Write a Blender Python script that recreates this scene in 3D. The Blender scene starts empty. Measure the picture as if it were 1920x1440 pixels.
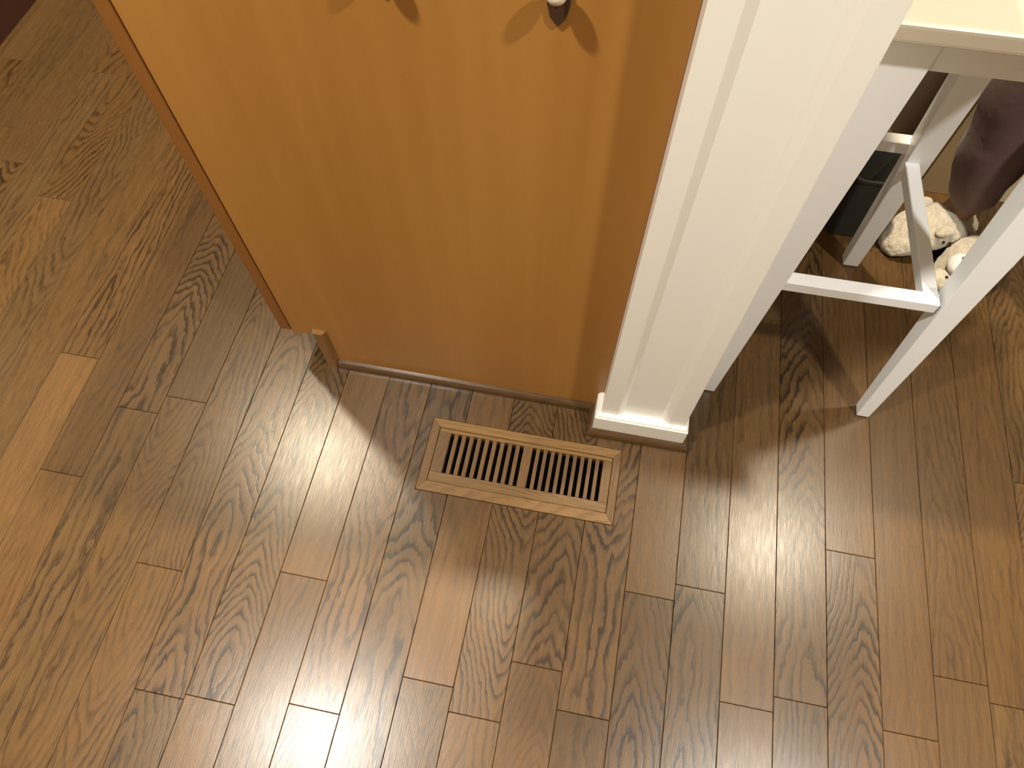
import bpy, bmesh, math, random
from mathutils import Vector, Matrix
random.seed(11)
SC = bpy.context.scene
C = SC.collection

# ---------------------------------------------------------------- camera
H = 1.188
R = Matrix(((0.98158633, 0.19090109, -0.00671209),
            (-0.16690593, 0.87423639, 0.45590914),
            (0.09290151, -0.4463939, 0.89000101)))
cam_d = bpy.data.cameras.new('camera')
cam_d.sensor_width = 36.0
cam_d.lens = 1294.42 / 1920 * 36.0
cam_d.clip_start = 0.01
cam = bpy.data.objects.new('camera', cam_d)
cam.matrix_world = Matrix.Translation((0, 0, H)) @ R.transposed().to_4x4()
C.objects.link(cam)
SC.camera = cam

# ---------------------------------------------------------------- world, light, exposure
world = bpy.data.worlds.new('world')
SC.world = world
world.use_nodes = True
bgn = world.node_tree.nodes['Background']
bgn.inputs[0].default_value = (0.9, 0.8, 0.68, 1)
bgn.inputs[1].default_value = 0.25
SC.view_settings.view_transform = 'Standard'
SC.view_settings.look = 'None'
SC.view_settings.gamma = 1.0
SC.view_settings.use_curve_mapping = False
SC.view_settings.exposure = 0.0
CEIL = 2.44
LAMPS = [  # x, y, watts, colour, radius
    (-1.33, 1.17, 46, (1.0, 0.86, 0.63), 0.055),
    (0.02, 1.12, 88, (1.0, 0.85, 0.62), 0.055),
    (1.12, 1.13, 38, (1.0, 0.88, 0.67), 0.055),
    (1.10, -0.18, 48, (1.0, 0.95, 0.85), 0.055),
    (-0.90, -0.18, 60, (1.0, 0.96, 0.86), 0.055),
]
for lx, ly, w, col, rad in LAMPS:
    ld = bpy.data.lights.new('downlight_bulb', 'AREA')
    ld.shape = 'DISK'; ld.size = rad * 2; ld.energy = w; ld.color = col
    lo = bpy.data.objects.new('downlight_bulb', ld)
    lo.location = (lx, ly, CEIL - 0.012)
    C.objects.link(lo)

# ---------------------------------------------------------------- helpers
def node_mat(name):
    m = bpy.data.materials.new(name); m.use_nodes = True
    nt = m.node_tree
    return m, nt, nt.nodes['Principled BSDF']
def N(nt, t, **kw):
    n = nt.nodes.new(t)
    for k, v in kw.items(): setattr(n, k, v)
    return n
def math_n(nt, op, a, b=None, c=None, clamp=False):
    n = N(nt, 'ShaderNodeMath', operation=op); n.use_clamp = clamp
    for i, v in enumerate((a, b, c)):
        if v is None: continue
        if isinstance(v, (int, float)): n.inputs[i].default_value = v
        else: nt.links.new(v, n.inputs[i])
    return n.outputs[0]
def mixc(nt, f, a, b, mode='MIX'):
    n = N(nt, 'ShaderNodeMix', data_type='RGBA', blend_type=mode)
    for s, v in ((0, f), (6, a), (7, b)):
        if isinstance(v, (int, float)): n.inputs[s].default_value = v
        elif isinstance(v, tuple): n.inputs[s].default_value = (*v, 1)
        else: nt.links.new(v, n.inputs[s])
    return n.outputs[2]
def vscale(nt, v, s, add=None):
    n = N(nt, 'ShaderNodeVectorMath', operation='MULTIPLY')
    nt.links.new(v, n.inputs[0]); n.inputs[1].default_value = s
    return n.outputs[0]
def noise(nt, vec, scale, detail=2.0, rough=0.5):
    n = N(nt, 'ShaderNodeTexNoise')
    n.inputs['Scale'].default_value = scale; n.inputs['Detail'].default_value = detail
    n.inputs['Roughness'].default_value = rough
    nt.links.new(vec, n.inputs['Vector'])
    return n.outputs['Fac']
def ramp(nt, f, pts):
    n = N(nt, 'ShaderNodeValToRGB')
    e = n.color_ramp.elements
    while len(e) < len(pts): e.new(0.5)
    for el, (p, v) in zip(e, pts):
        el.position = p; el.color = (v, v, v, 1) if isinstance(v, (int, float)) else (*v, 1)
    nt.links.new(f, n.inputs[0])
    return n.outputs[0]

def oak(name, light, dark, ring=0.6, pore=0.35, rough=0.3, coat=0.35, freq=78.0, axis='Y', use_color=True, zig=1.0):
    """flat sawn oak: growth rings round a pith that runs under the board, cut by its face"""
    m, nt, b = node_mat(name)
    tc = N(nt, 'ShaderNodeTexCoord'); oi = N(nt, 'ShaderNodeObjectInfo')
    rnd = oi.outputs['Random']
    comb = N(nt, 'ShaderNodeCombineXYZ')
    nt.links.new(math_n(nt, 'MULTIPLY', rnd, 37.0), comb.inputs[0])
    nt.links.new(math_n(nt, 'MULTIPLY', rnd, 91.0), comb.inputs[1])
    src = tc.outputs['Object']
    if axis == 'X':
        mp = N(nt, 'ShaderNodeMapping'); mp.inputs['Rotation'].default_value = (0, 0, math.pi / 2)
        nt.links.new(src, mp.inputs[0]); src = mp.outputs[0]
    elif axis == 'Z':
        mp = N(nt, 'ShaderNodeMapping'); mp.inputs['Rotation'].default_value = (math.pi / 2, 0, 0)
        nt.links.new(src, mp.inputs[0]); src = mp.outputs[0]
    ad = N(nt, 'ShaderNodeVectorMath', operation='ADD')
    nt.links.new(src, ad.inputs[0]); nt.links.new(comb.outputs[0], ad.inputs[1])
    P = ad.outputs[0]
    sp = N(nt, 'ShaderNodeSeparateXYZ'); nt.links.new(src, sp.inputs[0])
    x = sp.outputs[0]
    sc_ = N(nt, 'ShaderNodeSeparateColor'); nt.links.new(oi.outputs['Color'], sc_.inputs[0])
    tone, kind, hue = sc_.outputs[0], sc_.outputs[1], sc_.outputs[2]
    strength = oi.outputs['Alpha']
    if not use_color:
        v = N(nt, 'ShaderNodeValue'); v.outputs[0].default_value = 0.5; tone = kind = hue = strength = v.outputs[0]
    n_lo = noise(nt, vscale(nt, P, (4, 1.6, 1)), 1.0, 2.0)
    n_md = noise(nt, vscale(nt, P, (42, 12, 1)), 1.0, 2.5, 0.6)
    n_hi = noise(nt, vscale(nt, P, (190, 60, 1)), 1.0, 2.0, 0.6)
    n_de = noise(nt, vscale(nt, P, (2, 2.7, 1)), 1.0, 1.0)
    off = math_n(nt, 'MULTIPLY', math_n(nt, 'SUBTRACT', rnd, 0.5), 0.055)
    xw = math_n(nt, 'ADD', math_n(nt, 'ADD', x, off), math_n(nt, 'MULTIPLY', math_n(nt, 'SUBTRACT', n_lo, 0.5), 0.035))
    # rings run as nested V shapes down the middle of the board (kind 1) or straight along it (kind 0)
    ax_ = math_n(nt, 'SQRT', math_n(nt, 'ADD', math_n(nt, 'MULTIPLY', xw, xw), 0.00003))
    sgn = math_n(nt, 'SUBTRACT', math_n(nt, 'MULTIPLY', math_n(nt, 'GREATER_THAN', math_n(nt, 'FRACT', math_n(nt, 'MULTIPLY', rnd, 7.3)), 0.5), 2.0), 1.0)
    yy_ = sp.outputs[1]
    slope = math_n(nt, 'MULTIPLY', math_n(nt, 'MULTIPLY', yy_, sgn), math_n(nt, 'MULTIPLY', kind, 0.34))
    d = math_n(nt, 'ADD', slope, math_n(nt, 'MULTIPLY', math_n(nt, 'SUBTRACT', n_de, 0.5), math_n(nt, 'ADD', math_n(nt, 'MULTIPLY', kind, 0.22), 0.02)))
    ph = math_n(nt, 'ADD', math_n(nt, 'MULTIPLY', math_n(nt, 'ADD', ax_, d), math_n(nt, 'MULTIPLY', math_n(nt, 'ADD', math_n(nt, 'MULTIPLY', math_n(nt, 'FRACT', math_n(nt, 'MULTIPLY', rnd, 13.7)), 0.7), 0.55), freq)), math_n(nt, 'MULTIPLY', n_md, 1.6 * zig))
    ph = math_n(nt, 'ADD', ph, math_n(nt, 'MULTIPLY', n_hi, 0.35 * zig))
    fr = math_n(nt, 'FRACT', ph)
    rg = ramp(nt, fr, [(0.0, 0.15), (0.10, 1.0), (0.24, 0.75), (0.50, 0.12), (0.8, 0.0), (1.0, 0.15)])
    fade = ramp(nt, noise(nt, vscale(nt, P, (22, 6, 1)), 1.0, 2.0), [(0.30, 0.2), (0.62, 1.0)])
    rg = math_n(nt, 'MULTIPLY', math_n(nt, 'MULTIPLY', rg, fade), strength)
    pr = ramp(nt, noise(nt, vscale(nt, P, (750, 26, 1)), 1.0, 2.0, 0.55), [(0.40, 0.0), (0.68, 1.0)])
    st = ramp(nt, noise(nt, vscale(nt, P, (75, 3.2, 1)), 1.0, 2.5, 0.6), [(0.3, 0.0), (0.75, 1.0)])
    f = math_n(nt, 'ADD', math_n(nt, 'MULTIPLY', rg, ring), math_n(nt, 'MULTIPLY', pr, pore), clamp=True)
    f = math_n(nt, 'ADD', f, math_n(nt, 'MULTIPLY', st, 0.22), clamp=True)
    colr = mixc(nt, f, light, dark)
    tint = mixc(nt, hue, (1.07, 0.98, 0.88), (0.97, 1.0, 1.04))
    colr = mixc(nt, 1.0, colr, tint, 'MULTIPLY')
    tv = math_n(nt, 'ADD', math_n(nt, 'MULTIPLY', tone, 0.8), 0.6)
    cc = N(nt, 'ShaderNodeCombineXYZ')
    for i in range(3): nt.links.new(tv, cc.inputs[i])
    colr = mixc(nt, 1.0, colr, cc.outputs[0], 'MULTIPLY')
    nt.links.new(colr, b.inputs['Base Color'])
    rr = math_n(nt, 'ADD', math_n(nt, 'MULTIPLY', pr, 0.06), rough)
    nt.links.new(rr, b.inputs['Roughness'])
    b.inputs['Specular IOR Level'].default_value = 0.42
    b.inputs['Coat Weight'].default_value = coat; b.inputs['Coat Roughness'].default_value = 0.22
    bp = N(nt, 'ShaderNodeBump'); bp.inputs['Strength'].default_value = 0.12; bp.inputs['Distance'].default_value = 0.0006
    nt.links.new(math_n(nt, 'MULTIPLY', f, -1.0), bp.inputs['Height'])
    nt.links.new(bp.outputs[0], b.inputs['Normal'])
    return m

def plain(name, col, rough=0.5, bump=0.0, bscale=400.0, var=0.04, vscl=3.0, metallic=0.0, coat=0.0, sheen=0.0):
    m, nt, b = node_mat(name)
    tc = N(nt, 'ShaderNodeTexCoord')
    n = noise(nt, tc.outputs['Object'], vscl, 3.0)
    lo = tuple(c * (1 - var) for c in col); hi = tuple(min(1, c * (1 + var)) for c in col)
    nt.links.new(mixc(nt, n, lo, hi), b.inputs['Base Color'])
    b.inputs['Roughness'].default_value = rough; b.inputs['Metallic'].default_value = metallic
    b.inputs['Coat Weight'].default_value = coat; b.inputs['Sheen Weight'].default_value = sheen
    if bump:
        bp = N(nt, 'ShaderNodeBump'); bp.inputs['Strength'].default_value = bump; bp.inputs['Distance'].default_value = 0.001
        nt.links.new(noise(nt, tc.outputs['Object'], bscale, 3.0), bp.inputs['Height'])
        nt.links.new(bp.outputs[0], b.inputs['Normal'])
    return m

def laminate(name, col, axis_scale=(40, 40, 1.2)):
    m, nt, b = node_mat(name)
    tc = N(nt, 'ShaderNodeTexCoord')
    n1 = noise(nt, vscale(nt, tc.outputs['Object'], axis_scale), 1.0, 2.0, 0.45)
    n2 = noise(nt, vscale(nt, tc.outputs['Object'], (6, 6, 1.1)), 1.0, 2.0)
    f = math_n(nt, 'ADD', math_n(nt, 'MULTIPLY', n1, 0.35), math_n(nt, 'MULTIPLY', n2, 0.65))
    f = ramp(nt, f, [(0.36, 0.0), (0.64, 1.0)])
    lo = (col[0] * 0.91, col[1] * 0.86, col[2] * 0.76); hi = (col[0] * 1.08, col[1] * 1.09, col[2] * 1.12)
    nt.links.new(mixc(nt, f, lo, hi), b.inputs['Base Color'])
    b.inputs['Roughness'].default_value = 0.42
    bp = N(nt, 'ShaderNodeBump'); bp.inputs['Strength'].default_value = 0.06; bp.inputs['Distance'].default_value = 0.0005
    nt.links.new(noise(nt, tc.outputs['Object'], 900.0, 2.0), bp.inputs['Height'])
    nt.links.new(bp.outputs[0], b.inputs['Normal'])
    return m

def fuzzy(name, lo, hi):
    m, nt, b = node_mat(name)
    tc = N(nt, 'ShaderNodeTexCoord')
    n = noise(nt, tc.outputs['Object'], 130.0, 4.0, 0.7)
    n2 = noise(nt, tc.outputs['Object'], 30.0, 2.0)
    f = ramp(nt, math_n(nt, 'ADD', math_n(nt, 'MULTIPLY', n, 0.6), math_n(nt, 'MULTIPLY', n2, 0.4)), [(0.35, 0.0), (0.62, 1.0)])
    nt.links.new(mixc(nt, f, lo, hi), b.inputs['Base Color'])
    b.inputs['Roughness'].default_value = 0.95; b.inputs['Sheen Weight'].default_value = 0.4
    bp = N(nt, 'ShaderNodeBump'); bp.inputs['Strength'].default_value = 0.9; bp.inputs['Distance'].default_value = 0.004
    nt.links.new(n, bp.inputs['Height']); nt.links.new(bp.outputs[0], b.inputs['Normal'])
    return m

M_FLOOR = oak('stained_oak', (0.108, 0.0595, 0.0215), (0.021, 0.011, 0.004), ring=1.0, pore=0.42, rough=0.27, coat=0.10, zig=1.25)
M_SHOE = oak('stained_oak_moulding', (0.085, 0.043, 0.016), (0.028, 0.014, 0.005), rough=0.15, coat=0.8, axis='X', use_color=False)
M_VENT = oak('golden_oak', (0.215, 0.125, 0.045), (0.065, 0.034, 0.011), ring=0.4, rough=0.42, coat=0.1, axis='X', freq=110)
M_VENTY = oak('golden_oak_cross', (0.155, 0.088, 0.032), (0.055, 0.028, 0.009), ring=0.35, rough=0.45, coat=0.1, freq=110)
M_MAPLE = laminate('maple_laminate', (0.335, 0.155, 0.033))
M_DOOR = laminate('maple_door', (0.22, 0.088, 0.018))
M_BEAD = laminate('maple_bead', (0.20, 0.095, 0.03))
M_DARKTOE = plain('dark_toe_kick', (0.10, 0.05, 0.025), 0.6)
M_TRIM = plain('cream_gloss_paint', (0.84, 0.82, 0.76), 0.36, 0.05, 120, 0.015, 5, coat=0.25)
M_WALL = plain('wall_paint', (0.42, 0.35, 0.26), 0.8, 0.1, 300, 0.02)
M_CEIL = plain('ceiling_paint', (0.62, 0.60, 0.55), 0.9, 0.1, 300, 0.02)
M_STOOL = plain('white_stool_paint', (0.84, 0.86, 0.88), 0.38, 0.05, 90, 0.03, 9, coat=0.2)
M_SEAT = plain('cream_seat_paint', (0.56, 0.505, 0.41), 0.35, 0.05, 90, 0.03, 9, coat=0.15)
M_STOOLPAD = plain('white_glide', (0.8, 0.8, 0.78), 0.35)
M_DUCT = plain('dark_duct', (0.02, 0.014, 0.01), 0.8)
M_SUB = plain('subfloor', (0.06, 0.035, 0.02), 0.9)
M_COUNTER = plain('counter_top', (0.30, 0.25, 0.2), 0.3, 0, 1, 0.25, 60)
M_CHERRY = laminate('dark_cherry', (0.030, 0.010, 0.006))
M_BRONZE = plain('dark_bronze', (0.09, 0.05, 0.03), 0.4, metallic=0.6)
M_KNOB = plain('cream_knob', (0.72, 0.62, 0.50), 0.35)
M_TROUSER = plain('mauve_brown_cloth', (0.125, 0.072, 0.070), 0.85, 0.5, 60, 0.18, 14, sheen=0.08)
M_SKIN = plain('skin', (0.30, 0.17, 0.11), 0.55, 0.05, 200, 0.05, 8)
M_SHIRT = plain('grey_cloth', (0.2, 0.19, 0.19), 0.9, 0.3, 80)
M_HAIR = plain('brown_hair', (0.05, 0.03, 0.02), 0.7, 0.6, 90)
M_FUZZ = fuzzy('cream_fleece', (0.33, 0.285, 0.21), (0.55, 0.50, 0.41))
M_FUZZW = fuzzy('white_fleece', (0.62, 0.60, 0.60), (0.78, 0.77, 0.78))
M_BLACK = plain('black_thread', (0.02, 0.01, 0.012), 0.6)
M_BIN = plain('dark_olive_plastic', (0.016, 0.014, 0.008), 0.9)
M_BOXSHADE = plain('shade_brown_box', (0.07, 0.045, 0.03), 0.6)
M_BENCH = plain('cream_bench_paint', (0.62, 0.50, 0.32), 0.5, 0.1, 60, 0.06, 6)
M_CHROME = plain('satin_metal', (0.6, 0.58, 0.55), 0.3, metallic=1.0)

def link(name, bm, mat, parent=None, loc=(0, 0, 0), smooth=False):
    me = bpy.data.meshes.new(name); 
    bmesh.ops.recalc_face_normals(bm, faces=bm.faces)
    bm.to_mesh(me); bm.free()
    me.materials.append(mat)
    if smooth:
        for p in me.polygons: p.use_smooth = True
    o = bpy.data.objects.new(name, me); o.location = loc
    if parent is not None: o.parent = parent
    C.objects.link(o)
    return o
def prism(bm, poly, z0, z1, axis='Z'):
    """extrude a 2D polygon along an axis"""
    def P(a, b, c): return {'Z': (a, b, c), 'Y': (a, c, b), 'X': (c, a, b)}[axis]
    lo = [bm.verts.new(P(x, y, z0)) for x, y in poly]; hi = [bm.verts.new(P(x, y, z1)) for x, y in poly]
    n = len(poly); fs = [bm.faces.new(lo[::-1]), bm.faces.new(hi)]
    for i in range(n): fs.append(bm.faces.new((lo[i], lo[(i + 1) % n], hi[(i + 1) % n], hi[i])))
    return lo + hi
def bx(bm, x0, x1, y0, y1, z0, z1):
    return prism(bm, [(x0, y0), (x1, y0), (x1, y1), (x0, y1)], z0, z1)
def bevel(bm, w, seg=1):
    bmesh.ops.recalc_face_normals(bm, faces=bm.faces)
    es = [e for e in bm.edges if e.is_manifold and e.calc_face_angle(0) > 0.5]
    bmesh.ops.bevel(bm, geom=es, offset=w, segments=seg, affect='EDGES', profile=0.6)
def box(name, mat, x0, x1, y0, y1, z0, z1, parent=None, bev=0.0, seg=1, org=None):
    bm = bmesh.new(); cx, cy, cz = org if org else ((x0 + x1) / 2, (y0 + y1) / 2, z0)
    bx(bm, x0 - cx, x1 - cx, y0 - cy, y1 - cy, z0 - cz, z1 - cz)
    if bev: bevel(bm, bev, seg)
    loc = Vector((cx, cy, cz))
    if parent is not None:
        w = parent
        while w is not None: loc -= w.location; w = w.parent
    return link(name, bm, mat, parent, loc)
def tag(o, label=None, cat=None, group=None, kind=None):
    if label: o['label'] = label
    if cat: o['category'] = cat
    if group: o['group'] = group
    if kind: o['kind'] = kind
    return o
def thing(name, loc, label, cat, group=None):
    o = bpy.data.objects.new(name, None); o.location = loc; o.empty_display_size = 0.05
    C.objects.link(o)
    return tag(o, label, cat, group)
def part(name, bm, mat, parent, smooth=False):
    """bm holds world coordinates; the part's origin is its parent's"""
    off = Vector((0, 0, 0)); w = parent
    while w is not None: off += w.location; w = w.parent
    bmesh.ops.translate(bm, verts=bm.verts, vec=-off)
    return link(name, bm, mat, parent, (0, 0, 0), smooth)
def lathe(bm, prof, cx, cy, seg=20):
    rings = []
    for r, z in prof:
        rings.append([bm.verts.new((cx + r * math.cos(2 * math.pi * i / seg), cy + r * math.sin(2 * math.pi * i / seg), z)) for i in range(seg)])
    for a, b in zip(rings, rings[1:]):
        for i in range(seg): bm.faces.new((a[i], a[(i + 1) % seg], b[(i + 1) % seg], b[i]))
    bm.faces.new(rings[0][::-1]); bm.faces.new(rings[-1])

# ---------------------------------------------------------------- room shell
RX0, RX1, RY0, RY1 = -2.3, 2.6, -2.7, 3.2
VX0, VX1, VY0, VY1 = -0.255, 0.102, 0.3555, 0.4985      # hole of the floor register
floor = bpy.data.objects.new('floor', None); floor.location = (0, 0, 0); C.objects.link(floor)
tag(floor, kind='structure')
sb = bmesh.new()
for a in ((RX0, VX0 + .01, RY0, RY1), (VX1 - .01, RX1, RY0, RY1), (VX0 + .01, VX1 - .01, RY0, VY0 + .01), (VX0 + .01, VX1 - .01, VY1 - .01, RY1)):
    bx(sb, *a, -0.06, -0.0185)
part('subfloor', sb, M_SUB, floor)

PW, P0, TH = 0.08257, 0.3007, 0.018
FIX = {2: [0.3834], 0: [0.11], 3: [0.117], -9: [0.17], -10: [-0.04], -15: [0.263], -13: [0.446], -5: [0.015], -2: [0.249], -20: [1.27], 6: [0.571]}
# plank look: row -> [(y, (tone, kind, hue))], tone .5 = mean
LOOK = {
    -2: [(.5, (.62, .05, .4, .15)), (0., (.30, .7, .3, .85))],
    0: [(.5, (.66, .0, .6, .35)), (0., (.55, .0, .3, .3))],
    1: [(.3, (.55, 1., .6, .9))],
    2: [(.6, (.55, .0, .4, .2)), (.1, (.50, .8, .4, .95))],
    3: [(.5, (.36, .1, .4, .2)), (-.1, (.50, .3, .3, .4))],
    4: [(.5, (.34, .3, .3, .4))], 5: [(.5, (.38, .1, .2, .3))],
    -1: [(.3, (.38, .2, .7, .55))],
    -3: [(.2, (.62, 1., .3, 1.))],
    -4: [(.2, (.50, .9, .4, .85))],
    -5: [(.1, (.52, 1., .4, .95)), (-.1, (.62, .5, .6, .5))],
    -6: [(.2, (.60, .1, .1, .25))],
    -7: [(.2, (.42, 1., .8, 1.))],
    -8: [(.3, (.60, .6, .3, .8))],
    -9: [(.4, (.66, .05, .3, .25)), (0., (.44, .3, .4, .35))],
    -10: [(.3, (.60, 1., .8, 1.)), (-.2, (.66, .1, .5, .4))],
    -11: [(.2, (.56, .7, .4, .95))],
    -12: [(.3, (.50, .5, .5, .7))],
    -13: [(.7, (.30, .2, .7, .3)), (.2, (.52, .6, .4, .5))],
    -14: [(.5, (.55, 1., .5, 1.))],
    -15: [(.5, (.34, .3, .2, .35)), (0., (.60, .2, .0, .3))],
    -17: [(.5, (.34, .1, .3, .3))],
}
def plank_rows():
    out = []
    for i in range(-25, 21):
        x0 = P0 + PW * i
        if x0 < -1.72 or x0 > 1.35: continue
        ends = list(FIX.get(i, [])) or ([random.choice((0.05, 0.75))] if -7 <= i <= -3 else [])
        y = (ends[-1] if ends else random.uniform(-0.1, 0.5))
        ys = [y]
        while ys[-1] < 2.3: ys.append(ys[-1] + random.uniform(0.6, 1.4))
        while ys[0] > -0.45: ys.insert(0, ys[0] - random.uniform(0.6, 1.2))
        ys = [-0.75] + [v for v in ys if -0.62 < v < 2.3] + [2.5]
        for a, b in zip(ys, ys[1:]): out.append((i, x0, a, b))
    return out
def plank(i, x0, ya, yb, look):
    g = 0.0003
    X0, X1, Y0, Y1 = x0 + g, x0 + PW - g, ya + g, yb - g
    polys = [[(X0, Y0), (X1, Y0), (X1, Y1), (X0, Y1)]]
    if X1 > VX0 and X0 < VX1 and Y1 > VY0 and Y0 < VY1:
        if X0 >= VX0 and X1 <= VX1:
            polys = []
            if Y0 < VY0 - 0.02: polys.append([(X0, Y0), (X1, Y0), (X1, VY0), (X0, VY0)])
            if Y1 > VY1 + 0.02: polys.append([(X0, VY1), (X1, VY1), (X1, Y1), (X0, Y1)])
        elif X0 < VX0:
            polys = [[(X0, Y0), (X1, Y0), (X1, VY0), (VX0, VY0), (VX0, VY1), (X1, VY1), (X1, Y1), (X0, Y1)]]
        else:
            polys = [[(X0, Y0), (X1, Y0), (X1, Y1), (X0, Y1), (X0, VY1), (VX1, VY1), (VX1, VY0), (X0, VY0)]]
    for p in polys:
        cx = (X0 + X1) / 2; cy = sum(q[1] for q in p) / len(p)
        bm = bmesh.new(); prism(bm, [(a - cx, b - cy) for a, b in p], -TH, 0.0)
        bmesh.ops.recalc_face_normals(bm, faces=bm.faces)
        es = [e for e in bm.edges if all(v.co.z > -0.001 for v in e.verts)]
        bmesh.ops.bevel(bm, geom=es, offset=0.0007, segments=1, affect='EDGES')
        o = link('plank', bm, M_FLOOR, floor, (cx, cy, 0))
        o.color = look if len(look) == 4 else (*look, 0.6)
n_pl = 0
rr = random.Random(5)
for (i, x0, ya, yb) in plank_rows():
    look = (min(1, max(0, rr.gauss(0.47, 0.15))), rr.choice((0.0, 0.1, 0.5, 0.8, 1.0, 1.0)), rr.random(), rr.choice((0.15, 0.3, 0.5, 0.7, 0.9)))
    if i <= -15 and yb > 0.9: look = (0.18 + 0.3 * look[0],) + look[1:]  # far-left planks darkened in colour, standing in for dimmer light there
    for yy, lk in LOOK.get(i, []):
        if ya <= yy < yb: look = lk
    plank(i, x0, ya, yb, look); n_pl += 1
# boards past the part of the floor one sees, joined
fb = bmesh.new()
i = -32
while P0 + PW * i < RX1:
    x0 = P0 + PW * i; x1 = x0 + PW
    if x1 > RX0:
        spans = [(RY0, -0.752), (2.502, RY1)] if -1.72 <= x0 <= 1.35 else [(RY0, RY1)]
        for a, b in spans:
            y = a
            while y < b - 0.01:
                y2 = min(b, y + random.uniform(0.5, 1.2)); bx(fb, max(RX0, x0) + .0005, min(RX1, x1) - .0005, y + .0005, y2 - .0005, -TH, 0); y = y2
    i += 1
ob = part('outer_boards', fb, M_FLOOR, floor); ob.color = (0.47, 0.1, 0.5, 0.3); tag(ob, kind='stuff')

def shell(name, *a, mat=M_WALL): return tag(box(name, mat, *a), kind='structure')
shell('wall_back', RX0 - .1, RX1 + .1, RY1, RY1 + .1, -.06, CEIL)
shell('wall_front', RX0 - .1, RX1 + .1, RY0 - .1, RY0, -.06, CEIL)
shell('wall_left', RX0 - .1, RX0, RY0, RY1, -.06, CEIL)
shell('wall_right', RX1, RX1 + .1, RY0, RY1, -.06, CEIL)
shell('ceiling', RX0 - .1, RX1 + .1, RY0 - .1, RY1 + .1, CEIL, CEIL + .1, mat=M_CEIL)

# ---------------------------------------------------------------- base cabinet (left of the post)
PY = 0.576; CX0 = -0.5315; CX1 = 0.0505; CTOP = 0.876
cab = thing('base_cabinet', (-0.25, 0.9, 0), 'honey maple base cabinet whose flat side panel faces the camera, beside the white post', 'cabinet')
bm = bmesh.new()
prism(bm, [(CX0, 0.093), (-0.484, 0.112), (-0.470, 0.112), (-0.470, 0.0), (CX1, 0.0), (CX1, CTOP), (CX0, CTOP)], PY, PY + 0.018, 'Y')
bevel(bm, 0.0012); part('side_panel', bm, M_MAPLE, cab)
bm = bmesh.new(); bx(bm, CX0 + .001, CX1, PY + .018, 2.2, 0.105, CTOP); part('carcass', bm, M_MAPLE, cab)
bm = bmesh.new(); bx(bm, -0.466, -0.45, PY + .0185, 2.2, 0.0, 0.105); part('toe_kick_board', bm, M_DARKTOE, cab)
y = PY + 0.003
for k in range(4):
    bm = bmesh.new(); bx(bm, CX0 - 0.0255, CX0 - 0.0035, y, y + 0.395, 0.100, 0.862); bevel(bm, 0.003, 2)
    d = part('door', bm, M_DOOR, cab)
    hb = bmesh.new(); lathe(hb, [(0.005, 0), (0.005, 0.012), (0.013, 0.02), (0.015, 0.026), (0.008, 0.031)], 0, 0, 14)
    bmesh.ops.rotate(hb, verts=hb.verts, cent=(0, 0, 0), matrix=Matrix.Rotation(-math.pi / 2, 3, 'Y'))
    bmesh.ops.translate(hb, verts=hb.verts, vec=(CX0 - 0.0255, y + (0.36 if k % 2 == 0 else 0.035), 0.80))
    part('door_knob', hb, M_CHROME, d, True)
    y += 0.40
bm = bmesh.new()
prism(bm, [(-0.4885, PY), (-0.4860, 0.5690), (-0.4835, 0.5665), (-0.4685, 0.5665), (-0.4650, 0.5690), (-0.4625, PY)], 0.0, 0.1235)
part('corner_bead', bm, M_BEAD, cab)

ct = tag(box('countertop', M_COUNTER, CX0 - 0.045, 0.052, 0.553, 2.22, CTOP, CTOP + 0.038, bev=0.004, seg=2),
         'stone counter slab lying over the maple base cabinet', 'countertop')

def quarter(bm, p0, p1, nrm, depth=0.0115, h=0.0185, m0=0.0, m1=0.0):
    """shoe moulding along p0->p1 lying against a face, nrm points into the room; m0/m1 mitre offsets at front"""
    p0 = Vector((*p0, 0)); p1 = Vector((*p1, 0)); n = Vector((*nrm, 0)); d = (p1 - p0).normalized()
    prof = [(0, 0), (depth, 0)] + [(depth * math.cos(t), 0.004 + (h - 0.004) * math.sin(t)) for t in [k * math.pi / 2 / 6 for k in range(0, 7)]]
    a = []; b = []
    for o, z in prof:
        f = o / depth
        a.append(bm.verts.new(p0 + n * o - d * (m0 * f) + Vector((0, 0, z))))
        b.append(bm.verts.new(p1 + n * o + d * (m1 * f) + Vector((0, 0, z))))
    k = len(prof)
    bm.faces.new(a[::-1]); bm.faces.new(b)
    for i in range(k): bm.faces.new((a[i], a[(i + 1) % k], b[(i + 1) % k], b[i]))
bm = bmesh.new(); quarter(bm, (-0.4625, PY), (0.0405, PY), (0, -1), m0=0.0, m1=-0.0115)
o = part('trim_1', bm, M_SHOE, None); tag(o, kind='structure')
bm = bmesh.new(); quarter(bm, (0.0405, PY), (0.0405, 0.526), (-1, 0), m0=-0.0115, m1=0.0115)
o = part('trim_2', bm, M_SHOE, None); tag(o, kind='structure')
bm = bmesh.new(); quarter(bm, (0.0405, 0.526), (0.2065, 0.526), (0, -1), m0=0.0115, m1=0.0115)
o = part('trim_3', bm, M_SHOE, None); tag(o, kind='structure')
bm = bmesh.new(); quarter(bm, (0.2065, 0.526), (0.2065, 0.60), (1, 0), m0=0.0115)
o = part('trim_4', bm, M_SHOE, None); tag(o, kind='structure')

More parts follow.
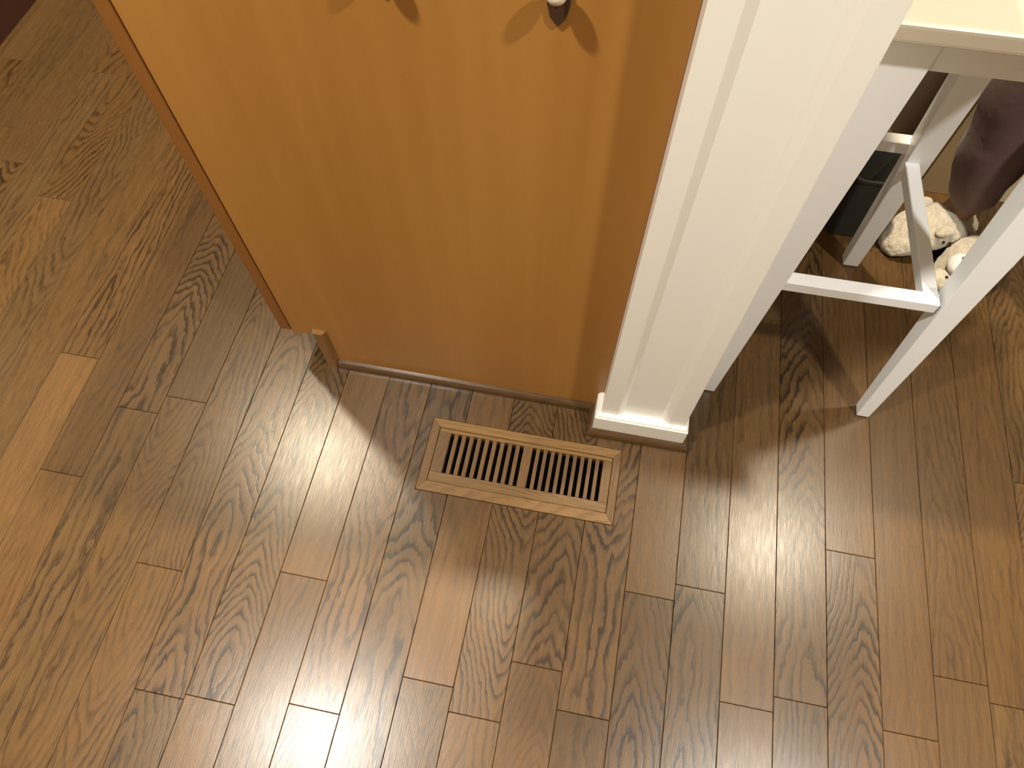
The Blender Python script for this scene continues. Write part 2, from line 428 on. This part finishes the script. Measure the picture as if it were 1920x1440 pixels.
# ---------------------------------------------------------------- cased half wall, its post and base
WTOP = 1.06
bm = bmesh.new()
xs = [(0.0505, 0.5365), (0.0510, 0.5360), (0.0790, 0.5360), (0.0815, 0.5375), (0.0860, 0.5405), (0.0905, 0.5440),
      (0.1560, 0.5440), (0.1610, 0.5405), (0.1665, 0.5375), (0.1700, 0.5360), (0.1975, 0.5360), (0.1985, 0.5370)]
prism(bm, xs + [(0.1985, 0.60), (0.0505, 0.60)], 0.0, WTOP)
o = part('wall_half', bm, M_TRIM, None); tag(o, kind='structure')
shell('wall_peninsula', 0.056, 0.192, 0.60, 2.2, 0, WTOP, mat=M_TRIM)
bm = bmesh.new()
BX0, BX1 = 0.0405, 0.2065
prism(bm, [(BX0, 0.526), (BX1, 0.526), (BX1, 0.602), (BX0, 0.602)], 0.0, 0.062)
prism(bm, [(BX0 + .0025, 0.5285), (BX1 - .0025, 0.5285), (BX1 - .0025, 0.602), (BX0 + .0025, 0.602)], 0.062, 0.0665)
bevel(bm, 0.0012)
o = part('baseboard_post', bm, M_TRIM, None); tag(o, kind='structure')
tag(box('trim_5', M_TRIM, -0.01, 0.30, 0.50, 2.22, WTOP, WTOP + 0.035, bev=0.004, seg=2), kind='structure')

# ---------------------------------------------------------------- hooks on the side panel
def hook(x, z, lab):
    t = thing('hook', (x, PY, z), lab, 'hook', None)
    bm = bmesh.new()
    prof = [(-0.010, 0.05), (0.010, 0.05), (0.0115, 0.02), (0.0105, 0.0), (0.0075, -0.012), (0.002, -0.019), (-0.002, -0.019), (-0.0075, -0.012), (-0.0105, 0.0), (-0.0115, 0.02)]
    prism(bm, [(x + a, z + b) for a, b in prof], PY - 0.004, PY, 'Y'); bevel(bm, 0.001)
    part('back_plate', bm, M_BRONZE, t)
    # arm: swept ring path out, down and up
    path = [(0, -0.002, 0.03), (0, -0.009, 0.024), (0, -0.014, 0.014), (0, -0.018, 0.013), (0, -0.020, 0.018)]
    bm = bmesh.new(); rings = []
    for k, p in enumerate(path):
        rad = 0.0045
        rings.append([bm.verts.new((x + rad * math.cos(a), PY + p[1] + rad * 0.6 * math.sin(a), z + p[2] + rad * math.sin(a))) for a in [2 * math.pi * q / 10 for q in range(10)]])
    for a, b in zip(rings, rings[1:]):
        for q in range(10): bm.faces.new((a[q], a[(q + 1) % 10], b[(q + 1) % 10], b[q]))
    bm.faces.new(rings[0][::-1]); bm.faces.new(rings[-1])
    part('hook_arm', bm, M_BRONZE, t, True)
    bm = bmesh.new(); bmesh.ops.create_uvsphere(bm, u_segments=18, v_segments=12, radius=0.0098)
    bmesh.ops.translate(bm, verts=bm.verts, vec=(x, PY - 0.021, z + 0.023))
    part('hook_tip', bm, M_KNOB, t, True)
hook(-0.0720, 0.797, 'bronze hook with cream ball tip on the maple panel, nearer the white post')
hook(-0.236, 0.806, 'bronze hook above the middle of the maple side panel, mostly out of view')

# ---------------------------------------------------------------- floor register
VT = 0.0016
vent = thing('floor_vent', ((VX0 + VX1) / 2, (VY0 + VY1) / 2, 0), 'golden oak floor vent with two banks of slots, set flush into the planks', 'vent')
FW = 0.0165
def vp(name, poly, z0, z1, mat, look=(0.5, 0.4, 0.3), parent=vent, bev=0.0006):
    bm = bmesh.new(); prism(bm, poly, z0, z1); bevel(bm, bev)
    o = part(name, bm, mat, parent); o.color = (*look, 1); return o
g = 0.0006
ix0, ix1, iy0, iy1 = VX0 + FW, VX1 - FW + 0.002, VY0 + 0.0195, VY1 - 0.0175
vp('frame_rail', [(VX0 + g, VY1 - g), (VX1 - g, VY1 - g), (ix1, iy1), (ix0, iy1)], -.018, VT, M_VENT, (0.66, 0.2, 0.2))
vp('frame_rail', [(VX0 + g, VY0 + g), (VX1 - g, VY0 + g), (ix1, iy0), (ix0, iy0)], -.018, VT, M_VENT, (0.45, 1.0, 0.1))
vp('frame_stile', [(VX0 + g, VY0 + g), (VX0 + g, VY1 - g), (ix0, iy1), (ix0, iy0)], -.018, VT, M_VENTY, (0.5, 0.3, 0.2))
vp('frame_stile', [(VX1 - g, VY0 + g), (VX1 - g, VY1 - g), (ix1, iy1), (ix1, iy0)], -.018, VT, M_VENTY, (0.45, 0.3, 0.3))
sx0, sx1, sy0, sy1 = -0.2155, 0.0705, 0.3945, 0.4735
cx0, cx1 = -0.0775, -0.0605
gi = 0.0008
ZI = 0.0004
vp('grille_rail', [(ix0 + gi, iy0 + gi), (ix1 - gi, iy0 + gi), (ix1 - gi, sy0), (ix0 + gi, sy0)], -.018, ZI, M_VENT, (0.36, 0.3, 0.5))
vp('grille_rail', [(ix0 + gi, sy1), (ix1 - gi, sy1), (ix1 - gi, iy1 - gi), (ix0 + gi, iy1 - gi)], -.018, ZI, M_VENT, (0.55, 0.3, 0.3))
vp('grille_stile', [(ix0 + gi, sy0), (sx0, sy0), (sx0, sy1), (ix0 + gi, sy1)], -.018, ZI, M_VENTY, (0.40, 0.3, 0.4))
vp('grille_stile', [(sx1, sy0), (ix1 - gi, sy0), (ix1 - gi, sy1), (sx1, sy1)], -.018, ZI, M_VENTY, (0.5, 0.3, 0.3))
vp('grille_stile', [(cx0, sy0), (cx1, sy0), (cx1, sy1), (cx0, sy1)], -.018, ZI, M_VENTY, (0.55, 0.6, 0.2))
for a, b in ((sx0, cx0), (cx1, sx1)):
    n = 10; sw = 0.0070; pitch = (b - a - n * sw) / (n - 1)
    for k in range(n - 1):
        x0 = a + sw + k * (sw + pitch)
        vp('slat', [(x0, sy0 + .0001), (x0 + pitch, sy0 + .0001), (x0 + pitch, sy1 - .0001), (x0, sy1 - .0001)], -.014, ZI - .0006, M_VENTY, (random.uniform(.35, .6), .3, .4), bev=0.0005)
bm = bmesh.new()
dx0, dx1, dy0, dy1 = VX0 + .011, VX1 - .011, VY0 + .011, VY1 - .011
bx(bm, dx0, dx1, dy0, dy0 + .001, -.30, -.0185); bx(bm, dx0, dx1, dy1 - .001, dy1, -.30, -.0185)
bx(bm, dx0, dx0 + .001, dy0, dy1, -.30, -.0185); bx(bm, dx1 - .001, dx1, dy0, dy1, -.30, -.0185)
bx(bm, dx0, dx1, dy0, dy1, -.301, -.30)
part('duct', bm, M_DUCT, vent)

# ---------------------------------------------------------------- white bar stool
st = thing('bar_stool', (0.385, 0.82, 0), 'white painted square bar stool with tapering splayed legs behind the cream post', 'stool')
ZT = 0.7325
def leg(bot, top, hb=0.0):
    """bot/top: (x0,x1,y0,y1) at z=0.004 and z=ZT"""
    bm = bmesh.new()
    def q(r, z): return [bm.verts.new(p) for p in ((r[0], r[2], z), (r[1], r[2], z), (r[1], r[3], z), (r[0], r[3], z))]
    a = q(bot, 0.004); b = q(top, ZT)
    bm.faces.new(a[::-1]); bm.faces.new(b)
    for k in range(4): bm.faces.new((a[k], a[(k + 1) % 4], b[(k + 1) % 4], b[k]))
    bevel(bm, 0.0018, 2)
    l = part('leg', bm, M_STOOL, st)
    pb = bmesh.new(); lathe(pb, [(0.0085, 0.0), (0.009, 0.003), (0.008, 0.005)], (bot[0] + bot[1]) / 2, (bot[2] + bot[3]) / 2, 14)
    part('foot_glide', pb, M_STOOLPAD, l, True)
leg((0.2366, 0.2590, 0.650, 0.673), (0.2550, 0.3085, 0.6940, 0.7300))
leg((0.5235, 0.5460, 0.650, 0.673), (0.4885, 0.5450, 0.6940, 0.7450))
leg((0.5060, 0.5370, 1.0015, 1.0270), (0.4290, 0.4770, 0.8930, 0.9330))
leg((0.2600, 0.2880, 1.0015, 1.0270), (0.3150, 0.3600, 0.8930, 0.9330))
def bar_(name, pts_lo, z0, z1):
    bm = bmesh.new(); prism(bm, pts_lo, z0, z1); bevel(bm, 0.0014); part(name, bm, M_STOOL, st)
bar_('stretcher', [(0.275, 0.6705), (0.5030, 0.6705), (0.5030, 0.6925), (0.275, 0.6925)], 0.3170, 0.3375)
bar_('stretcher', [(0.4800, 0.6920), (0.5020, 0.6920), (0.4930, 0.9560), (0.4705, 0.9560)], 0.3165, 0.3370)
bar_('stretcher', [(0.320, 0.9700), (0.4760, 0.9700), (0.4760, 0.9920), (0.320, 0.9920)], 0.336, 0.3590)
bar_('stretcher', [(0.268, 0.6920), (0.289, 0.6920), (0.315, 0.9560), (0.293, 0.9560)], 0.3165, 0.3370)
for nm, pg in (('apron', [(0.300, 0.6945), (0.50, 0.6945), (0.50, 0.712), (0.300, 0.712)]), ('apron', [(0.35, 0.905), (0.44, 0.905), (0.44, 0.923), (0.35, 0.923)]),
               ('apron', [(0.262, 0.72), (0.28, 0.72), (0.345, 0.90), (0.325, 0.90)]), ('apron', [(0.515, 0.74), (0.535, 0.74), (0.472, 0.90), (0.452, 0.90)])):
    bm = bmesh.new(); prism(bm, pg, 0.690, ZT); part(nm, bm, M_STOOL, st)
bm = bmesh.new(); bx(bm, 0.228, 0.572, 0.670, 0.985, 0.7325, 0.7545); bevel(bm, 0.005, 3)
part('seat', bm, M_SEAT, st)

# ---------------------------------------------------------------- storage bench behind the stool
be = thing('bench', (1.05, 1.42, 0), 'cream painted wooden bench with its front behind the slippers', 'bench')
BY = 1.245
bm = bmesh.new(); bx(bm, 0.632, 1.60, BY + .006, 1.64, 0.0, 0.395); part('box', bm, M_BOXSHADE, be)  # box coloured dark brown to stand in for shadowed floor seen there
bm = bmesh.new(); bx(bm, 0.630, 0.668, BY, BY + .006, 0.0, 0.395); bevel(bm, .001); part('front_stile', bm, M_BENCH, be)
bm = bmesh.new(); bx(bm, 0.671, 1.60, BY + .001, BY + .006, 0.0, 0.394); bevel(bm, .001); part('front_panel', bm, M_BENCH, be)
bm = bmesh.new(); bx(bm, 0.66, 1.62, BY + .0, 1.65, 0.395, 0.42); bevel(bm, .004, 2); part('bench_seat', bm, M_BENCH, be)

# dark bin behind the far stool leg
bn = thing('waste_bin', (0.512, 1.125, 0), 'small dark olive waste bin in the shadow behind the far stool leg', 'bin')
def rrect(hx, hy, r, n=4):
    o = []
    for cx, cy, a0 in ((hx - r, hy - r, 0), (-hx + r, hy - r, 90), (-hx + r, -hy + r, 180), (hx - r, -hy + r, 270)):
        for k in range(n + 1):
            t = math.radians(a0 + 90 * k / n); o.append((cx + r * math.cos(t), cy + r * math.sin(t)))
    return o
bm = bmesh.new(); lv = []
for hx, hy, z in ((.036, .036, 0), (.040, .042, .004), (.048, .055, .17), (.051, .058, .17), (.051, .058, .176), (.046, .053, .176), (.037, .040, .008)):
    lv.append([bm.verts.new((0.512 + a, 1.124 + b, z)) for a, b in rrect(hx, hy, 0.018)])
for a, b in zip(lv, lv[1:]):
    for k in range(len(a)): bm.faces.new((a[k], a[(k + 1) % len(a)], b[(k + 1) % len(a)], b[k]))
bm.faces.new(lv[0][::-1]); bm.faces.new(lv[-1])
part('bin_body', bm, M_BIN, bn)

# ---------------------------------------------------------------- seated person
pe = thing('person', (0.80, 1.30, 0), 'person in baggy mauve brown trousers and cream slippers standing behind the stool', 'person')
def skin_mesh(name, verts, edges, radii, mat, parent, root=0, sub=2):
    me = bpy.data.meshes.new(name + '_skeleton'); me.from_pydata(verts, edges, [])
    o = bpy.data.objects.new(name + '_skeleton', me); C.objects.link(o)
    sm = o.modifiers.new('s', 'SKIN'); sm.use_smooth_shade = True
    for k, r in enumerate(radii):
        d = me.skin_vertices[0].data[k]; d.radius = r if isinstance(r, tuple) else (r, r); d.use_root = (k == root)
    su = o.modifiers.new('u', 'SUBSURF'); su.levels = sub; su.render_levels = sub
    dg = bpy.context.evaluated_depsgraph_get(); dg.update()
    nm = bpy.data.meshes.new_from_object(o.evaluated_get(dg))
    bpy.data.objects.remove(o); bpy.data.meshes.remove(me)
    bm = bmesh.new(); bm.from_mesh(nm); bpy.data.meshes.remove(nm)
    return part(name, bm, mat, parent, True)
# right foot R nearer the bench end, left foot L further right
AR, AL = Vector((0.732, 1.148, 0.07)), Vector((0.815, 1.085, 0.07))
KR, KL = Vector((0.672, 1.140, 0.470)), Vector((0.790, 1.010, 0.470))
HR, HL = Vector((0.700, 1.170, 0.86)), Vector((0.745, 1.015, 0.86))
PEL = (HR + HL) / 2 + Vector((0.0, 0.0, 0.07))
V = [PEL, HR, KR, AR, HL, KL, AL]
E_ = [(0, 1), (1, 2), (2, 3), (0, 4), (4, 5), (5, 6)]
Rd = [.10, .08, .052, .033, .08, .052, .033]
def addv(p, r, frm):
    V.append(Vector(p)); Rd.append(r); E_.append((frm, len(V) - 1)); return len(V) - 1
sp1 = addv(PEL + Vector((-0.01, 0.0, 0.18)), .105, 0)
sp2 = addv(PEL + Vector((-0.05, 0.0, 0.37)), .115, sp1)
nk = addv(PEL + Vector((-0.08, 0.0, 0.53)), .05, sp2)
hd = addv(PEL + Vector((-0.11, 0.0, 0.61)), .072, nk)
hd2 = addv(PEL + Vector((-0.12, 0.0, 0.70)), .075, hd)
fwd = Vector((-0.95, -0.3, 0)).normalized()
side = Vector((0.3, -0.95, 0)).normalized()
ids = {}
for s, kn in ((1, KL), (-1, KR)):
    sh = addv(V[sp2] + side * s * .17 + Vector((0, 0, .03)), .052, sp2)
    el = addv(V[sh] + fwd * .10 + side * s * .03 + Vector((0, 0, -.25)), .037, sh)
    tgt = Vector((0.30, V[el].y - 0.02, WTOP + 0.062))
    wr = addv(tgt, .024, el)
    pm = addv(tgt + fwd * .07 + Vector((0, 0, -.008)), (.034, .018), wr)
    for q, (sx, ln) in enumerate(((-.030, .06), (-.010, .075), (.010, .07), (.028, .055))):
        b_ = addv(V[pm] + side * sx + fwd * .035, .0095, pm)
        c_ = addv(V[b_] + fwd * ln * .5 + Vector((0, 0, -.008)), .0085, b_)
        addv(V[c_] + fwd * ln * .45 + Vector((0, 0, -.02)), .007, c_)
    tb = addv(V[wr] + fwd * .035 - side * s * .035, .0105, wr)
    addv(V[tb] + fwd * .04 - side * s * .012, .008, tb)
for a, ft in ((3, Vector((-.86, -.50, 0))), (6, Vector((-.79, -.61, 0)))):
    h_ = addv(V[a] + ft * .03 + Vector((0, 0, -.03)), .032, a)
    addv(V[a] + ft * .12 + Vector((0, 0, -.045)), (.03, .018), h_)
body = skin_mesh('body', [tuple(v) for v in V], E_, Rd, M_SKIN, pe)
# trousers
def tr_chain(A, K, Hh, k):
    lean = (K - A)
    return [A + lean * .07, A + lean * .18, A + lean * .34, A + lean * .62, K, K + (Hh - K) * .5, Hh]
TV = [PEL + Vector((0, 0, .04))]; TE = []; TR = [.125]
for A, K, Hh, k in ((AR, KR, HR, 0), (AL, KL, HL, 1)):
    ch = (tr_chain(A, K, Hh, k) if k else [Vector(q) for q in ((.740, 1.145, .080), (.722, 1.146, .125), (.706, 1.145, .195), (.690, 1.142, .31))] + [K, K + (Hh - K) * .5, Hh])[::-1]
    rs = [.10, .090, .084, .078, .064, .056, .044] if not k else [.10, .092, .084, .082, .072, .056, .044]
    prev = 0
    for p, r in zip(ch, rs):
        TV.append(p); TR.append(r); TE.append((prev, len(TV) - 1)); prev = len(TV) - 1
tro = skin_mesh('trousers', [tuple(v) for v in TV], TE, TR, M_TROUSER, pe)
dt = bpy.data.textures.new('folds', 'CLOUDS'); dt.noise_scale = 0.09
dm = tro.modifiers.new('folds', 'DISPLACE'); dm.texture = dt; dm.strength = 0.022; dm.mid_level = 0.5
SV = [PEL + Vector((0, 0, -.03)), V[sp1], V[sp2], V[sp2] + side * .17 + Vector((0, 0, .03)), V[sp2] - side * .17 + Vector((0, 0, .03)),
      V[sp2] + side * .19 + fwd * .05 + Vector((0, 0, -.09)), V[sp2] - side * .19 + fwd * .05 + Vector((0, 0, -.09))]
skin_mesh('shirt', [tuple(v) for v in SV], [(0, 1), (1, 2), (2, 3), (2, 4), (3, 5), (4, 6)], [.185, .17, .165, .085, .085, .072, .072], M_SHIRT, pe)
bm = bmesh.new(); bmesh.ops.create_uvsphere(bm, u_segments=20, v_segments=14, radius=.098)
for v in bm.verts: v.co += Vector((.022, .004, .012))
bmesh.ops.translate(bm, verts=bm.verts, vec=V[hd2] + Vector((0, 0, .0)))
bmesh.ops.scale(bm, verts=bm.verts, vec=(1, 1, 1)); part('hair', bm, M_HAIR, pe, True)

def slipper(toe, heel, k, lab=None):
    toe = Vector((*toe, 0)); heel = Vector((*heel, 0)); d = (toe - heel); L = d.length; d.normalize(); s = Vector((-d.y, d.x, 0))
    def tfm(bm):
        for v in bm.verts:
            x, y_, z = v.co; v.co = heel + d * x + s * y_ + Vector((0, 0, z))
    bm = bmesh.new(); nS = 14; nC = 18; rings = []
    for i in range(nS + 1):
        t = i / nS; x = L * t
        w = 0.056 * (math.sin(math.pi * min(1, max(0, (t * .93 + .045)))) ** 0.42) * (0.86 + 0.22 * t)
        hh = 0.070 + 0.020 * math.exp(-((t - .70) / .26) ** 2); hh *= (math.sin(math.pi * min(1, max(0.0, t * .94 + .035)))) ** 0.38
        ring = []
        for j in range(nC):
            a = 2 * math.pi * j / nC
            zz = hh / 2 + hh / 2 * math.sin(a); yy = w * math.cos(a)
            if zz < 0.010: zz = 0.010 * (zz / 0.010) if zz > 0 else 0
            ring.append(bm.verts.new((x, yy, max(0, zz))))
        rings.append(ring)
    for a, b in zip(rings, rings[1:]):
        for j in range(nC): bm.faces.new((a[j], a[(j + 1) % nC], b[(j + 1) % nC], b[j]))
    bm.faces.new(rings[0][::-1]); bm.faces.new(rings[-1])
    tfm(bm); sl = part('slipper', bm, M_FUZZ, pe, True)
    dtx = bpy.data.textures.get('fleece') or bpy.data.textures.new('fleece', 'CLOUDS'); dtx.noise_scale = 0.012
    su = sl.modifiers.new('u', 'SUBSURF'); su.levels = 1; su.render_levels = 2
    m2 = sl.modifiers.new('f', 'DISPLACE'); m2.texture = dtx; m2.strength = 0.006
    # snout, two ears and eyes on the toe
    if k > 0: items = (('snout', M_FUZZW, L * .84, 0.004, 0.066, 0.026, (1.1, 1.15, .8)), ('muzzle', M_FUZZ, L * .98, 0.0, 0.036, 0.024, (1, 1.2, .8)))
    else: items = (('ear', M_FUZZ, L * .60, 0.040, 0.076, 0.016, (1.4, .8, .6)), ('ear', M_FUZZ, L * .60, -0.040, 0.076, 0.016, (1.4, .8, .6)))
    for nm, mat, cx, cy, cz, r, sc in items:
        bm = bmesh.new(); bmesh.ops.create_uvsphere(bm, u_segments=16, v_segments=10, radius=r)
        bmesh.ops.scale(bm, verts=bm.verts, vec=sc); bmesh.ops.translate(bm, verts=bm.verts, vec=(cx, cy, cz)); tfm(bm)
        part(nm, bm, mat, sl, True)
    for ex, ey, ez in (((L * .86, -0.004, 0.0875), (L * 1.00, 0.004, 0.0555)) if k > 0 else ((L * .60, 0.052, 0.055), (L * .52, 0.056, 0.050))):
        bm = bmesh.new(); bmesh.ops.create_uvsphere(bm, u_segments=10, v_segments=8, radius=0.0032)
        bmesh.ops.translate(bm, verts=bm.verts, vec=(ex, ey, ez)); tfm(bm)
        part('eye', bm, M_BLACK, sl, True)
slipper((0.585, 1.055), (0.778, 1.165), -1)
slipper((0.684, 0.968), (0.850, 1.110), 1)

# ---------------------------------------------------------------- dark cabinet at the far left
dc = thing('dark_cabinet', (-1.9, 1.6, 0), 'very dark reddish cabinet on the floor at the top left corner', 'cabinet')
DX = -1.615
bm = bmesh.new(); bx(bm, -2.28, DX - .02, 0.9, 2.6, 0.09, 0.87); part('carcass', bm, M_CHERRY, dc)
bm = bmesh.new(); bx(bm, -2.28, DX - .005, 0.9, 2.6, 0.0, 0.09); part('plinth', bm, M_CHERRY, dc)
for k in range(4):
    bm = bmesh.new(); bx(bm, DX - .0195, DX, 0.903 + k * .424, 0.903 + k * .424 + .418, 0.095, 0.86); bevel(bm, .002); part('door', bm, M_CHERRY, dc)

# ---------------------------------------------------------------- ceiling downlights
m, nt, b = node_mat('lamp_lens'); b.inputs['Base Color'].default_value = (.9, .9, .85, 1)
b.inputs['Emission Color'].default_value = (1, .85, .62, 1); b.inputs['Emission Strength'].default_value = 3.0
WH = ['near the far left dark cabinet', 'above the cabinet and half wall', 'above the standing person', 'in front of the post to the right', 'in front of the cabinet to the left']
for (lx, ly, w, col, rad), wh in zip(LAMPS, WH):
    t = thing('ceiling_downlight', (lx, ly, CEIL), 'round recessed ceiling downlight ' + wh, 'ceiling light', 'recessed downlights in the ceiling')
    bm = bmesh.new(); lathe(bm, [(0.10, CEIL - .0002), (0.10, CEIL - .004), (0.085, CEIL - .008), (0.08, CEIL - .008), (0.08, CEIL - .0002)], lx, ly, 28)
    part('trim_ring', bm, M_CEIL, t)
    bm = bmesh.new(); lathe(bm, [(0.0795, CEIL - .0005), (0.0795, CEIL - .0085), (0.0785, CEIL - .009)], lx, ly, 28)
    part('lens', bm, m, t)
print('planks', n_pl)
